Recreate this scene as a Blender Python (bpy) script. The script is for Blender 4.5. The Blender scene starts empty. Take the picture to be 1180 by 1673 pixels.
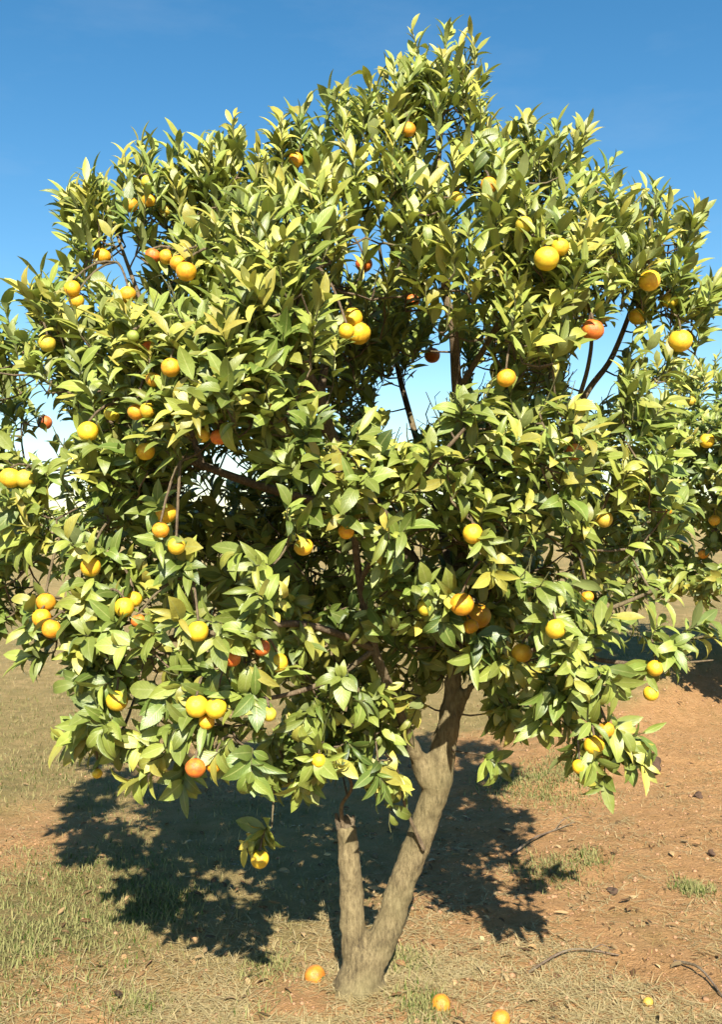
import bpy, bmesh, math, random
import numpy as np
from mathutils import Vector, Matrix

# ------------------------------------------------------------------ camera, sky, sun, exposure
SC = bpy.context.scene
COL = SC.collection
RNG = np.random.default_rng(11)
random.seed(11)
F, CX, HY, CAMZ = 1606.0, 590.0, 860.0, 1.5      # focal length in photo pixels, optical centre, horizon row, eye height

cam_d = bpy.data.cameras.new('camera')
cam = bpy.data.objects.new('camera', cam_d)
COL.objects.link(cam)
cam_d.sensor_fit = 'VERTICAL'
cam_d.angle = 2 * math.atan(836.5 / F)
cam_d.clip_start, cam_d.clip_end = 0.05, 6000
PITCH = math.atan((HY - 836.5) / F)
cam.location = (0, 0, CAMZ)
cam.rotation_euler = (math.radians(90) + PITCH, 0, 0)
SC.camera = cam

SUN_EL, SUN_AZ = math.radians(39), math.atan2(0.09, -1.0)     # high behind the camera, a little to its side
sun_dir = Vector((math.sin(SUN_AZ) * math.cos(SUN_EL), math.cos(SUN_AZ) * math.cos(SUN_EL), math.sin(SUN_EL)))

W = bpy.data.worlds.new('World')
SC.world = W
W.use_nodes = True
nt = W.node_tree
for n in list(nt.nodes):
    nt.nodes.remove(n)
wo = nt.nodes.new('ShaderNodeOutputWorld')
bg = nt.nodes.new('ShaderNodeBackground')
sky = nt.nodes.new('ShaderNodeTexSky')
sky.sky_type = 'NISHITA'
sky.sun_disc = False
sky.sun_elevation = SUN_EL
sky.sun_rotation = SUN_AZ
sky.altitude = 300
sky.air_density = 1.0
sky.dust_density = 0.4
sky.ozone_density = 0.6
bg.inputs['Strength'].default_value = 0.05
# thin wisps of high cloud over the whole sky
tc = nt.nodes.new('ShaderNodeTexCoord')
mp = nt.nodes.new('ShaderNodeMapping')
mp.inputs['Scale'].default_value = (2.0, 2.0, 7.0)
nz = nt.nodes.new('ShaderNodeTexNoise')
nz.inputs['Scale'].default_value = 1.7
nz.inputs['Detail'].default_value = 6
nz.inputs['Roughness'].default_value = 0.62
mr = nt.nodes.new('ShaderNodeMapRange')
mr.inputs['From Min'].default_value = 0.50
mr.inputs['From Max'].default_value = 0.80
mr.inputs['To Max'].default_value = 0.10
mx = nt.nodes.new('ShaderNodeMix')
mx.data_type = 'RGBA'
mx.inputs['B'].default_value = (5.6, 6.3, 7.0, 1)
nt.links.new(tc.outputs['Generated'], mp.inputs['Vector'])
nt.links.new(mp.outputs['Vector'], nz.inputs['Vector'])
nt.links.new(nz.outputs['Fac'], mr.inputs['Value'])
nt.links.new(mr.outputs['Result'], mx.inputs['Factor'])
hsv = nt.nodes.new('ShaderNodeHueSaturation')      # the deep clear blue of the day
hsv.inputs['Saturation'].default_value = 1.38
hsv.inputs['Hue'].default_value = 0.492
hsv.inputs['Value'].default_value = 1.30
nt.links.new(sky.outputs['Color'], hsv.inputs['Color'])
nt.links.new(hsv.outputs['Color'], mx.inputs['A'])
nt.links.new(mx.outputs['Result'], bg.inputs['Color'])
nt.links.new(bg.outputs['Background'], wo.inputs['Surface'])

sl = bpy.data.lights.new('sun', 'SUN')
sl.energy = 5.0
sl.angle = math.radians(0.53)
sl.color = (1.0, 0.94, 0.84)
sun = bpy.data.objects.new('sun', sl)
COL.objects.link(sun)
sun.rotation_euler = (-sun_dir).to_track_quat('-Z', 'Y').to_euler()
sun.location = (3, -6, 9)

SC.view_settings.view_transform = 'Standard'
SC.view_settings.look = 'None'
SC.view_settings.exposure = 1.4
SC.view_settings.gamma = 1.0
SC.view_settings.use_curve_mapping = False
SC.cycles.max_bounces = 6
SC.cycles.diffuse_bounces = 2
SC.cycles.transparent_max_bounces = 8

# ------------------------------------------------------------------ helpers
def link(o, parent=None):
    COL.objects.link(o)
    if parent is not None:
        o.parent = parent
    return o

def tag(o, label=None, cat=None, group=None, kind=None):
    if label: o['label'] = label
    if cat: o['category'] = cat
    if group: o['group'] = group
    if kind: o['kind'] = kind
    return o

def np_mesh(name, verts, faces, mat=None, attr=None, smooth=True):
    """verts (n,3), faces (m,3|4) as one mesh; attr = (n,4) float colours called 'info'."""
    me = bpy.data.meshes.new(name)
    verts = np.ascontiguousarray(verts, dtype=np.float32)
    faces = np.ascontiguousarray(faces, dtype=np.int32)
    m, k = faces.shape
    me.vertices.add(len(verts))
    me.vertices.foreach_set('co', verts.ravel())
    me.loops.add(m * k)
    me.loops.foreach_set('vertex_index', faces.ravel())
    me.polygons.add(m)
    me.polygons.foreach_set('loop_start', np.arange(0, m * k, k, dtype=np.int32))
    me.update(calc_edges=True)
    if smooth:
        me.polygons.foreach_set('use_smooth', np.ones(m, dtype=bool))
    if attr is not None:
        a = me.attributes.new('info', 'FLOAT_COLOR', 'POINT')
        a.data.foreach_set('color', np.ascontiguousarray(attr, dtype=np.float32).ravel())
    if mat is not None:
        me.materials.append(mat)
    me.validate()
    return me

def hash2(ix, iy, s):
    h = (ix.astype(np.int64) * 374761393 + iy.astype(np.int64) * 668265263 + s * 974711) & 0x7fffffff
    h = ((h ^ (h >> 13)) * 1274126177) & 0x7fffffff
    return ((h ^ (h >> 16)) & 0xffff) / 65535.0

def vnoise(x, y, s=0):
    x = np.asarray(x, float); y = np.asarray(y, float)
    ix, iy = np.floor(x), np.floor(y)
    fx, fy = x - ix, y - iy
    fx, fy = fx * fx * (3 - 2 * fx), fy * fy * (3 - 2 * fy)
    a, b = hash2(ix, iy, s), hash2(ix + 1, iy, s)
    c, d = hash2(ix, iy + 1, s), hash2(ix + 1, iy + 1, s)
    return (a * (1 - fx) + b * fx) * (1 - fy) + (c * (1 - fx) + d * fx) * fy

def fbm(x, y, s=0, o=4):
    v, a, t = 0, 1.0, 0
    for k in range(o):
        v = v + a * vnoise(x * 2 ** k, y * 2 ** k, s + 17 * k); t += a; a *= 0.5
    return v / t

def sstep(a, b, x):
    t = np.clip((np.asarray(x, float) - a) / (b - a), 0, 1)
    return t * t * (3 - 2 * t)

def unit(v):
    v = np.asarray(v, float)
    return v / (np.linalg.norm(v, axis=-1, keepdims=True) + 1e-9)

# ------------------------------------------------------------------ materials
ALB = 0.78      # one scale for all base colours, set with the exposure
def new_mat(name):
    m = bpy.data.materials.new(name)
    m.use_nodes = True
    n = m.node_tree
    b = n.nodes.get('Principled BSDF')
    return m, n, b

def ramp(n, stops):
    r = n.nodes.new('ShaderNodeValToRGB')
    e = r.color_ramp.elements
    while len(e) < len(stops):
        e.new(0.5)
    for i, (p, c) in enumerate(stops):
        e[i].position = p
        e[i].color = (*[v * ALB for v in c], 1)
    return r

def noise(n, scale, detail=4, rough=0.6, vec=None):
    t = n.nodes.new('ShaderNodeTexNoise')
    t.inputs['Scale'].default_value = scale
    t.inputs['Detail'].default_value = detail
    t.inputs['Roughness'].default_value = rough
    if vec is not None:
        n.links.new(vec, t.inputs['Vector'])
    return t

def math_node(n, op, a, b=None, clamp=False):
    m = n.nodes.new('ShaderNodeMath')
    m.operation = op
    m.use_clamp = clamp
    for i, v in enumerate((a, b)):
        if v is None: continue
        if isinstance(v, (int, float)): m.inputs[i].default_value = v
        else: n.links.new(v, m.inputs[i])
    return m.outputs[0]

def mixc(n, fac, a, b, blend='MIX'):
    m = n.nodes.new('ShaderNodeMix')
    m.data_type = 'RGBA'
    m.blend_type = blend
    for key, v in (('Factor', fac), ('A', a), ('B', b)):
        s = m.inputs[key]
        if isinstance(v, (int, float)): s.default_value = v
        elif isinstance(v, tuple): s.default_value = (*[q * (ALB if blend == 'MIX' else 1) for q in v], 1)
        else: n.links.new(v, s)
    return m.outputs['Result']

def bump(n, b, height, strength=0.4, dist=0.01):
    k = n.nodes.new('ShaderNodeBump')
    k.inputs['Strength'].default_value = strength
    k.inputs['Distance'].default_value = dist
    n.links.new(height, k.inputs['Height'])
    n.links.new(k.outputs['Normal'], b.inputs['Normal'])
    return k

def info(n):
    a = n.nodes.new('ShaderNodeAttribute')
    a.attribute_name = 'info'
    s = n.nodes.new('ShaderNodeSeparateColor')
    n.links.new(a.outputs['Color'], s.inputs['Color'])
    return s.outputs['Red'], s.outputs['Green'], s.outputs['Blue'], a.outputs['Alpha']

def leaf_material(name, stops, under, gloss=0.36, trans=0.22, veins=True, spec=0.2):
    m, n, b = new_mat(name)
    tint, bri, across, along = info(n)
    r = ramp(n, stops)
    n.links.new(tint, r.inputs['Fac'])
    # midrib and side veins run with the leaf blade
    d = math_node(n, 'ABSOLUTE', math_node(n, 'SUBTRACT', across, 0.5))
    mid = math_node(n, 'SUBTRACT', 1.0, math_node(n, 'DIVIDE', d, 0.055), clamp=True)
    sv = math_node(n, 'SINE', math_node(n, 'MULTIPLY', math_node(n, 'SUBTRACT', along, math_node(n, 'MULTIPLY', d, 0.55)), 62.0))
    cb = n.nodes.new('ShaderNodeCombineXYZ')
    n.links.new(math_node(n, 'MULTIPLY', across, 0.45), cb.inputs[0])
    n.links.new(along, cb.inputs[1])
    n.links.new(math_node(n, 'MULTIPLY', math_node(n, 'ADD', tint, bri), 61.0), cb.inputs[2])
    nzt = noise(n, 5.0, 4, 0.62, cb.outputs[0])
    spt = noise(n, 17.0, 2, 0.5, cb.outputs[0])
    c = r.outputs['Color']
    c = mixc(n, math_node(n, 'MULTIPLY', mid, 0.7), c, (0.40, 0.42, 0.14))
    vv = math_node(n, 'ADD', math_node(n, 'MULTIPLY', sv, 0.025), math_node(n, 'MULTIPLY', nzt.outputs['Fac'], 0.55))
    vv = math_node(n, 'ADD', vv, 0.72)
    c = mixc(n, math_node(n, 'MULTIPLY', math_node(n, 'SUBTRACT', spt.outputs['Fac'], 0.62, clamp=True), 3.2, clamp=True), c, (0.20, 0.14, 0.05))
    vv = math_node(n, 'MULTIPLY', vv, math_node(n, 'ADD', math_node(n, 'MULTIPLY', bri, 0.7), 0.65))
    hs = n.nodes.new('ShaderNodeHueSaturation')
    n.links.new(c, hs.inputs['Color'])
    n.links.new(vv, hs.inputs['Value'])
    geo = n.nodes.new('ShaderNodeNewGeometry')
    col = mixc(n, math_node(n, 'MULTIPLY', geo.outputs['Backfacing'], 0.6), hs.outputs['Color'], under)
    n.links.new(col, b.inputs['Base Color'])
    ro = math_node(n, 'ADD', math_node(n, 'MULTIPLY', geo.outputs['Backfacing'], 0.22), math_node(n, 'ADD', gloss - 0.06, math_node(n, 'MULTIPLY', nzt.outputs['Fac'], 0.14)))
    n.links.new(ro, b.inputs['Roughness'])
    b.inputs['Specular IOR Level'].default_value = spec
    if veins:
        hgt = math_node(n, 'ADD', math_node(n, 'MULTIPLY', sv, 0.12), math_node(n, 'MULTIPLY', nzt.outputs['Fac'], 1.6))
        bump(n, b, hgt, 0.35, 0.002)
    out = n.nodes.get('Material Output')
    tr = n.nodes.new('ShaderNodeBsdfTranslucent')
    tcol = mixc(n, 1.0, col, (1.5, 1.6, 0.7), 'MULTIPLY')
    n.links.new(tcol, tr.inputs['Color'])
    ms = n.nodes.new('ShaderNodeMixShader')
    ms.inputs[0].default_value = trans
    n.links.new(b.outputs[0], ms.inputs[1])
    n.links.new(tr.outputs[0], ms.inputs[2])
    n.links.new(ms.outputs[0], out.inputs['Surface'])
    return m

M_LEAF = leaf_material('citrus_leaf', [(0.0, (0.050, 0.092, 0.016)), (0.35, (0.135, 0.195, 0.030)),
                                       (0.7, (0.275, 0.32, 0.055)), (1.0, (0.50, 0.42, 0.07))], (0.27, 0.31, 0.11), gloss=0.47, trans=0.18, spec=0.6)
M_DEAD = leaf_material('dead_leaf', [(0.0, (0.10, 0.050, 0.022)), (0.5, (0.26, 0.14, 0.06)), (1.0, (0.50, 0.36, 0.18))],
                       (0.34, 0.22, 0.12), gloss=0.6, trans=0.08)
M_BLADE = leaf_material('grass_blade', [(0.0, (0.055, 0.135, 0.015)), (0.35, (0.16, 0.21, 0.04)), (0.6, (0.44, 0.31, 0.13)),
                                        (1.0, (0.74, 0.58, 0.34))], (0.36, 0.30, 0.13), gloss=0.55, trans=0.15, veins=False)

def bark_material(name, light, mid, dark, sx=1.0):
    m, n, b = new_mat(name)
    t = n.nodes.new('ShaderNodeTexCoord')
    mpn = n.nodes.new('ShaderNodeMapping')
    mpn.inputs['Scale'].default_value = (1, 1, 0.28)
    n.links.new(t.outputs['Object'], mpn.inputs['Vector'])
    a = noise(n, 95 * sx, 8, 0.78, mpn.outputs['Vector'])
    c = noise(n, 9 * sx, 4, 0.6, t.outputs['Object'])
    g = noise(n, 4 * sx, 3, 0.5, t.outputs['Object'])
    r = ramp(n, [(0.36, dark), (0.49, mid), (0.60, light)])
    n.links.new(math_node(n, 'ADD', math_node(n, 'MULTIPLY', a.outputs['Fac'], 0.7), math_node(n, 'MULTIPLY', c.outputs['Fac'], 0.30)), r.inputs['Fac'])
    lich = math_node(n, 'MULTIPLY', math_node(n, 'SUBTRACT', g.outputs['Fac'], 0.48, clamp=True), 3.0, clamp=True)
    col = mixc(n, math_node(n, 'MULTIPLY', lich, 0.55), r.outputs['Color'], (0.19, 0.18, 0.07))
    n.links.new(col, b.inputs['Base Color'])
    b.inputs['Roughness'].default_value = 0.85
    b.inputs['Specular IOR Level'].default_value = 0.25
    bump(n, b, math_node(n, 'ADD', a.outputs['Fac'], math_node(n, 'MULTIPLY', c.outputs['Fac'], 1.3)), 0.8, 0.012)
    return m

M_BARK = bark_material('trunk_bark', (0.32, 0.25, 0.125), (0.20, 0.152, 0.073), (0.06, 0.044, 0.023))
M_LIMB = bark_material('limb_bark', (0.30, 0.22, 0.13), (0.17, 0.12, 0.07), (0.07, 0.05, 0.03), 1.6)
M_TWIG = bark_material('twig_bark', (0.22, 0.21, 0.08), (0.14, 0.14, 0.05), (0.07, 0.06, 0.03), 2.0)
M_STICK = bark_material('dry_stick', (0.36, 0.28, 0.20), (0.20, 0.14, 0.09), (0.08, 0.05, 0.03), 2.0)
M_CUT = bark_material('cut_wood', (0.28, 0.22, 0.13), (0.16, 0.12, 0.07), (0.06, 0.045, 0.03), 2.0)

def fruit_material():
    m, n, b = new_mat('orange_peel')
    oi = n.nodes.new('ShaderNodeObjectInfo')
    t = n.nodes.new('ShaderNodeTexCoord')
    a = noise(n, 3.2, 5, 0.65, t.outputs['Object'])
    k = n.nodes.new('ShaderNodeTexVoronoi')
    k.inputs['Scale'].default_value = 48
    n.links.new(t.outputs['Object'], k.inputs['Vector'])
    hs = n.nodes.new('ShaderNodeHueSaturation')
    n.links.new(oi.outputs['Color'], hs.inputs['Color'])
    n.links.new(math_node(n, 'ADD', 0.62, math_node(n, 'MULTIPLY', a.outputs['Fac'], 0.75)), hs.inputs['Value'])
    n.links.new(math_node(n, 'ADD', 0.455, math_node(n, 'MULTIPLY', a.outputs['Fac'], 0.09)), hs.inputs['Hue'])
    n.links.new(hs.outputs['Color'], b.inputs['Base Color'])
    b.inputs['Roughness'].default_value = 0.42
    b.inputs['Specular IOR Level'].default_value = 0.45
    b.inputs['Subsurface Weight'].default_value = 0.12
    b.inputs['Subsurface Radius'].default_value = (0.012, 0.006, 0.002)
    bump(n, b, math_node(n, 'ADD', k.outputs['Distance'], math_node(n, 'MULTIPLY', a.outputs['Fac'], 0.9)), 0.22, 0.02)
    return m
M_FRUIT = fruit_material()

def plain(name, col, rough=0.8, var=0.35, sc=25):
    m, n, b = new_mat(name)
    t = n.nodes.new('ShaderNodeTexCoord')
    a = noise(n, sc, 4, 0.6, t.outputs['Object'])
    r = ramp(n, [(0.25, tuple(c * (1 - var) for c in col)), (0.75, tuple(min(1, c * (1 + var)) for c in col))])
    n.links.new(a.outputs['Fac'], r.inputs['Fac'])
    n.links.new(r.outputs['Color'], b.inputs['Base Color'])
    b.inputs['Roughness'].default_value = rough
    b.inputs['Specular IOR Level'].default_value = 0.2
    bump(n, b, a.outputs['Fac'], 0.5, 0.01)
    return m
M_CALYX = plain('calyx_green', (0.11, 0.13, 0.04))
M_CLOD = plain('soil_lump', (0.37, 0.21, 0.11), 0.95, 0.45, 40)
M_DARKCLOD = plain('dark_soil_lump', (0.09, 0.055, 0.035), 0.95, 0.4, 30)

# ------------------------------------------------------------------ ground
def height(x, y):
    x = np.asarray(x, float); y = np.asarray(y, float)
    h = 0.42 * sstep(4.2, 10.5, y) * sstep(-2.5, 2.2, x) + 0.10 * sstep(5, 14, y)
    h = h + 0.05 * np.exp(-(((x + 0.02) / 0.5) ** 2 + ((y - 3.2) / 0.5) ** 2))         # soil heaped round the trunk
    ex = np.interp(x, [0.6, 1.2, 2.4, 4.2, 9], [5.2, 6.4, 8.0, 10.2, 15])               # low bank along the far edge of the bare strip
    h = h + 0.16 * np.exp(-((y - ex + 0.35) / 0.55) ** 2) * sstep(0.6, 1.8, x) * (1 - sstep(9, 14, x))
    near = 1 - sstep(9, 25, np.hypot(x, y - 3))
    h = h + near * (0.09 * (fbm(x * 0.9, y * 0.9, 3, 3) - 0.5) + 0.036 * (fbm(x * 5, y * 6, 5, 3) - 0.5))
    return h

def ground_at(px, py):
    d = np.linspace(1.2, 60, 6000)
    z = CAMZ - (py - HY) / F * d
    h = height((px - CX) / F * d, d)
    k = int(np.argmax(z <= h))
    return (px - CX) / F * d[k], d[k], float(h[k])

E0, E1, E2 = ground_at(830, 1200), ground_at(1020, 1148), ground_at(1180, 1090)
PATCH = [(ground_at(*p), r) for p, r in (((40, 1370), 0.45), ((330, 1265), 0.55), ((480, 1245), 0.5), ((120, 1620), 0.25))]
TUFT = [(ground_at(*p)[:2], r, w) for p, r, w in (((50, 1540), 0.36, 1.15), ((130, 1440), 0.42, .95), ((240, 1480), 0.28, .65), ((30, 1440), .4, .9), ((660, 1570), 0.11, .7), ((690, 1640), 0.10, .8),
        ((900, 1420), 0.17, .6), ((960, 1400), 0.12, .5), ((1130, 1450), 0.09, 1.0), ((885, 1275), 0.30, .9), ((930, 1255), 0.22, .6), ((230, 1640), 0.12, .45), ((440, 1580), .12, .4), ((420, 1640), .12, .35), ((820, 1290), .2, .4),
        ((90, 1250), .7, .45), ((220, 1300), .5, .4), ((60, 1180), 1.2, .35))]

def soil_masks(x, y):
    """share of bare red soil, of dry grass cover, of green"""
    x = np.asarray(x, float); y = np.asarray(y, float)
    w = 0.35 * (fbm(x * 1.3, y * 1.3, 21) - 0.5)
    edge = np.interp(x, [E0[0], E1[0], E2[0], E2[0] + 8], [E0[1], E1[1], E2[1], E2[1] + 6])
    right = sstep(-0.35, 0.45, x + w * 1.4 - 0.05 * (y - 3)) * (1 - sstep(-0.15, 0.2, y + w - edge))
    fore = (1 - sstep(3.2, 3.75, y + 0.45 * x * (x < 0) * -1 + w)) * sstep(-1.5, -0.6, x + w)
    dirt = np.clip(right + fore, 0, 1)
    for (p, r) in PATCH:
        dirt = np.maximum(dirt, 0.85 * np.exp(-((x - p[0]) ** 2 + ((y - p[1]) / 1.5) ** 2) / r ** 2 * (1 + 2 * w)))
    dirt = np.clip(dirt * 1.15 - 0.35 * sstep(0.5, 0.75, fbm(x * 3, y * 2.2, 31)), 0, 1)
    green = 0.30 * sstep(0.45, 0.75, fbm(x * 0.9, y * 0.7, 41)) * (1 - dirt)
    for (p, r, wt) in TUFT:
        green = np.maximum(green, wt * np.exp(-((x - p[0]) ** 2 + ((y - p[1]) / 1.3) ** 2) / r ** 2) * (0.55 + 0.9 * w + 0.35))
    return dirt, 1 - dirt, np.clip(green, 0, 1)

def axis(lo, hi, step, far, grow=1.16):
    a = list(np.arange(lo, hi + 1e-6, step))
    s = step
    while a[-1] < far:
        s *= grow; a.append(a[-1] + s)
    s = step
    b = [a[0]]
    while b[-1] > -far:
        s *= grow; b.append(b[-1] - s)
    return np.array(b[:0:-1] + a)

def surface(x, y):
    dd = soil_masks(x, y)[0]
    return height(x, y) + (1 - sstep(6, 10, y)) * (1 - sstep(2.6, 4, np.abs(x))) * dd * 0.026 * (fbm(x * 22, y * 22, 7, 3) - 0.5)

GX, GY = axis(-2.6, 2.6, 0.026, 2500), axis(2.0, 6.2, 0.022, 3000)
gx, gy = np.meshgrid(GX, GY)
gz = height(gx, gy)
di, gr_, gn = soil_masks(gx, gy)
gz = surface(gx, gy)
nx, ny = len(GX), len(GY)
idx = np.arange(nx * ny).reshape(ny, nx)
gf = np.stack([idx[:-1, :-1], idx[:-1, 1:], idx[1:, 1:], idx[1:, :-1]], -1).reshape(-1, 4)
gattr = np.stack([di, gr_, gn, np.ones_like(di)], -1).reshape(-1, 4)

def ground_material():
    m, n, b = new_mat('soil_and_dry_grass')
    dirt, dry, green, _ = info(n)
    t = n.nodes.new('ShaderNodeTexCoord')
    v = t.outputs['Object']
    a = noise(n, 55, 6, 0.7, v)
    c = noise(n, 9, 5, 0.62, v)
    e = noise(n, 1.3, 4, 0.6, v)
    f = noise(n, 210, 3, 0.6, v)
    rs = ramp(n, [(0.25, (0.24, 0.115, 0.050)), (0.42, (0.50, 0.268, 0.108)), (0.60, (0.63, 0.365, 0.162)), (0.8, (0.74, 0.51, 0.27))])
    n.links.new(math_node(n, 'ADD', math_node(n, 'MULTIPLY', a.outputs['Fac'], 0.6), math_node(n, 'MULTIPLY', c.outputs['Fac'], 0.4)), rs.inputs['Fac'])
    rg = ramp(n, [(0.22, (0.12, 0.10, 0.035)), (0.42, (0.38, 0.27, 0.105)), (0.58, (0.54, 0.39, 0.17)), (0.78, (0.68, 0.52, 0.25))])
    n.links.new(math_node(n, 'ADD', math_node(n, 'MULTIPLY', f.outputs['Fac'], 0.45), math_node(n, 'MULTIPLY', c.outputs['Fac'], 0.55)), rg.inputs['Fac'])
    gg = mixc(n, math_node(n, 'MULTIPLY', green, 0.75), rg.outputs['Color'], (0.11, 0.125, 0.035))
    # scattered greener growth farther off
    gg = mixc(n, math_node(n, 'MULTIPLY', math_node(n, 'SUBTRACT', e.outputs['Fac'], 0.5, clamp=True), 2.2, clamp=True), gg, (0.21, 0.19, 0.065))
    lg = noise(n, 0.22, 4, 0.6, v)
    gg = mixc(n, math_node(n, 'MULTIPLY', math_node(n, 'SUBTRACT', lg.outputs['Fac'], 0.42, clamp=True), 3.0, clamp=True), gg, (0.27, 0.23, 0.085))
    edge = math_node(n, 'ADD', dirt, math_node(n, 'MULTIPLY', math_node(n, 'SUBTRACT', c.outputs['Fac'], 0.5), 1.4), clamp=True)
    col = mixc(n, edge, gg, rs.outputs['Color'])
    n.links.new(col, b.inputs['Base Color'])
    b.inputs['Roughness'].default_value = 0.97
    b.inputs['Specular IOR Level'].default_value = 0.1
    bump(n, b, math_node(n, 'ADD', a.outputs['Fac'], math_node(n, 'MULTIPLY', f.outputs['Fac'], 0.6)), 1.0, 0.03)
    return m
gme = np_mesh('ground', np.stack([gx, gy, gz], -1).reshape(-1, 3), gf, ground_material(), gattr)
tag(link(bpy.data.objects.new('ground', gme)), 'sandy red soil and dry grass of the orchard', kind='structure')

# ------------------------------------------------------------------ leaf shapes
NROW = 7
LEAF_F = np.array([[r * 3 + c, r * 3 + c + 1, r * 3 + c + 4, r * 3 + c + 3] for r in range(NROW - 1) for c in range(2)])
def leaf_shape(width, fold, bend, twist, wave, asym=0.0):
    """unit-length citrus leaf: base at the origin, tip near +Y, face +Z; returns verts and (across, along)"""
    vs, uv = [], []
    y, z = 0.0, 0.0
    for r in range(NROW):
        t = r / (NROW - 1)
        prof = math.sin(math.pi * min(1, max(0, (t - 0.06) / 0.94)) ** 0.86) ** 0.82 if 0.06 < t < 0.999 else 0.0
        w = max(width * 0.5 * prof, 0.012 if t < 0.5 else 0.006)
        ang = bend * (t - 0.25) * 1.6
        if r:
            y += math.cos(ang) / (NROW - 1); z -= math.sin(ang) / (NROW - 1)
        tw = twist * t
        for c in (-1, 0, 1):
            lx = c * w * math.cos(fold) * (1 + asym * c)
            lz = abs(c) * w * math.sin(fold) + c * wave * width * math.sin(t * 7.0 + c) * prof
            vs.append((lx * math.cos(tw) - lz * math.sin(tw), y, z + lz * math.cos(tw) + lx * math.sin(tw)))
            uv.append((0.5 + 0.5 * c, t))
    return np.array(vs), np.array(uv)

SHAPES = []
for wdt, fo, be, tw, wa in (
                            (.34, .75, .9, .5, .10), (.46, .5, 1.5, -.5, .13), (.40, -.25, .8, .6, .12),
                            (.30, .42, .35, .15, .05), (.33, .30, .65, -.2, .06), (.38, .22, .25, .1, .07), (.46, .35, .95, .25, .05), (.52, .18, .5, -.15, .08),
                            (.50, .28, -.25, .2, .06), (.28, .55, .55, -.3, .04), (.40, .15, 1.2, .35, .07), (.56, .25, .75, .0, .09), (.31, .35, .1, -.4, .05)):
    SHAPES.append(leaf_shape(wdt * .92, fo, be, tw, wa, random.uniform(-.08, .08)))
NARROW, BROAD = [3, 4, 9, 12, 3, 5, 0], [5, 6, 7, 8, 10, 11, 4, 1, 2, 0]

class Leaves:
    def __init__(self): self.o, self.a, self.n, self.l, self.s, self.t, self.b = [], [], [], [], [], [], []
    def add(self, o, a, n, l, s, t, b):
        self.o.append(o); self.a.append(a); self.n.append(n); self.l.append(l); self.s.append(s); self.t.append(t); self.b.append(b)
    def pack(self):
        O, A, N = np.array(self.o), unit(np.array(self.a)), np.array(self.n)
        N = unit(N - (N * A).sum(1, keepdims=True) * A)
        X = np.cross(A, N)
        R = np.stack([X, A, N], -1) * np.array(self.l)[:, None, None]
        return O, R, np.array(self.s), np.array(self.t), np.array(self.b)

def leaves_mesh(name, O, R, S, T, B, mat):
    vs, ats = [], []
    nv = NROW * 3
    for s in range(len(SHAPES)):
        k = np.where(S == s)[0]
        if not len(k): continue
        sv, uv = SHAPES[s]
        P = np.einsum('nij,vj->nvi', R[k], sv) + O[k][:, None, :]
        at = np.zeros((len(k), nv, 4))
        at[..., 0] = T[k][:, None]; at[..., 1] = B[k][:, None]
        at[..., 2] = uv[None, :, 0]; at[..., 3] = uv[None, :, 1]
        vs.append(P.reshape(-1, 3)); ats.append(at.reshape(-1, 4))
    V = np.concatenate(vs); A = np.concatenate(ats)
    n = len(V) // nv
    Fc = (LEAF_F[None] + (np.arange(n) * nv)[:, None, None]).reshape(-1, 4)
    return np_mesh(name, V, Fc, mat, A)

LEAF_ME = {}
TINTS = [0.1, 0.25, 0.4, 0.55, 0.7, 0.9]
def leaf_me(s, t, b):
    k = (s, int(np.argmin([abs(t - q) for q in TINTS])), int(b > 0.5))
    if k not in LEAF_ME:
        sv, uv = SHAPES[s]
        at = np.zeros((len(sv), 4)); at[:, 0] = TINTS[k[1]]; at[:, 1] = 0.75 if k[2] else 0.25; at[:, 2:] = uv
        LEAF_ME[k] = np_mesh('leaf', sv, LEAF_F, M_LEAF, at)
    return LEAF_ME[k]

# ------------------------------------------------------------------ tubes
def tube_np(paths, sides):
    """paths: list of (points (n,3), radii (n)); one vertex/face array for all of them"""
    V, Fc, base = [], [], 0
    for P, Rr in paths:
        P = np.asarray(P, float); n = len(P)
        T = np.gradient(P, axis=0); T = unit(T)
        ref = np.array([0.13, 0.2, 1.0]) if abs(T[0][2]) < 0.9 else np.array([1.0, 0.1, 0.1])
        ang = np.linspace(0, 2 * np.pi, sides, endpoint=False)
        for i in range(n):
            u = unit(np.cross(T[i], ref)); w = np.cross(T[i], u)
            ref = np.cross(u, T[i]) * -1 if False else ref
            V.append(P[i] + Rr[i] * (np.cos(ang)[:, None] * u + np.sin(ang)[:, None] * w))
        for i in range(n - 1):
            a = base + i * sides
            for s in range(sides):
                s2 = (s + 1) % sides
                Fc.append((a + s, a + s2, a + sides + s2, a + sides + s))
        base += n * sides
    return np.concatenate(V), np.array(Fc)

def smooth_path(pts, rad, n=6):
    P, Rr = [], []
    pts = np.asarray(pts, float)
    for i in range(len(pts) - 1):
        p0, p1, p2, p3 = pts[max(i - 1, 0)], pts[i], pts[i + 1], pts[min(i + 2, len(pts) - 1)]
        for k in range(n):
            t = k / n
            P.append(0.5 * ((2 * p1) + (-p0 + p2) * t + (2 * p0 - 5 * p1 + 4 * p2 - p3) * t ** 2 + (-p0 + 3 * p1 - 3 * p2 + p3) * t ** 3))
            Rr.append(rad[i] * (1 - t) + rad[i + 1] * t)
    P.append(pts[-1]); Rr.append(rad[-1])
    return np.array(P), np.array(Rr)

def closed_tubes_bm(paths, sides=14):
    bm = bmesh.new()
    for P, Rr in paths:
        V, Fc = tube_np([(P, Rr)], sides)
        vs = [bm.verts.new(v) for v in V]
        for f in Fc: bm.faces.new([vs[i] for i in f])
        bm.faces.new(vs[:sides][::-1]); bm.faces.new(vs[-sides:])
    bmesh.ops.recalc_face_normals(bm, faces=bm.faces)
    return bm

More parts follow.
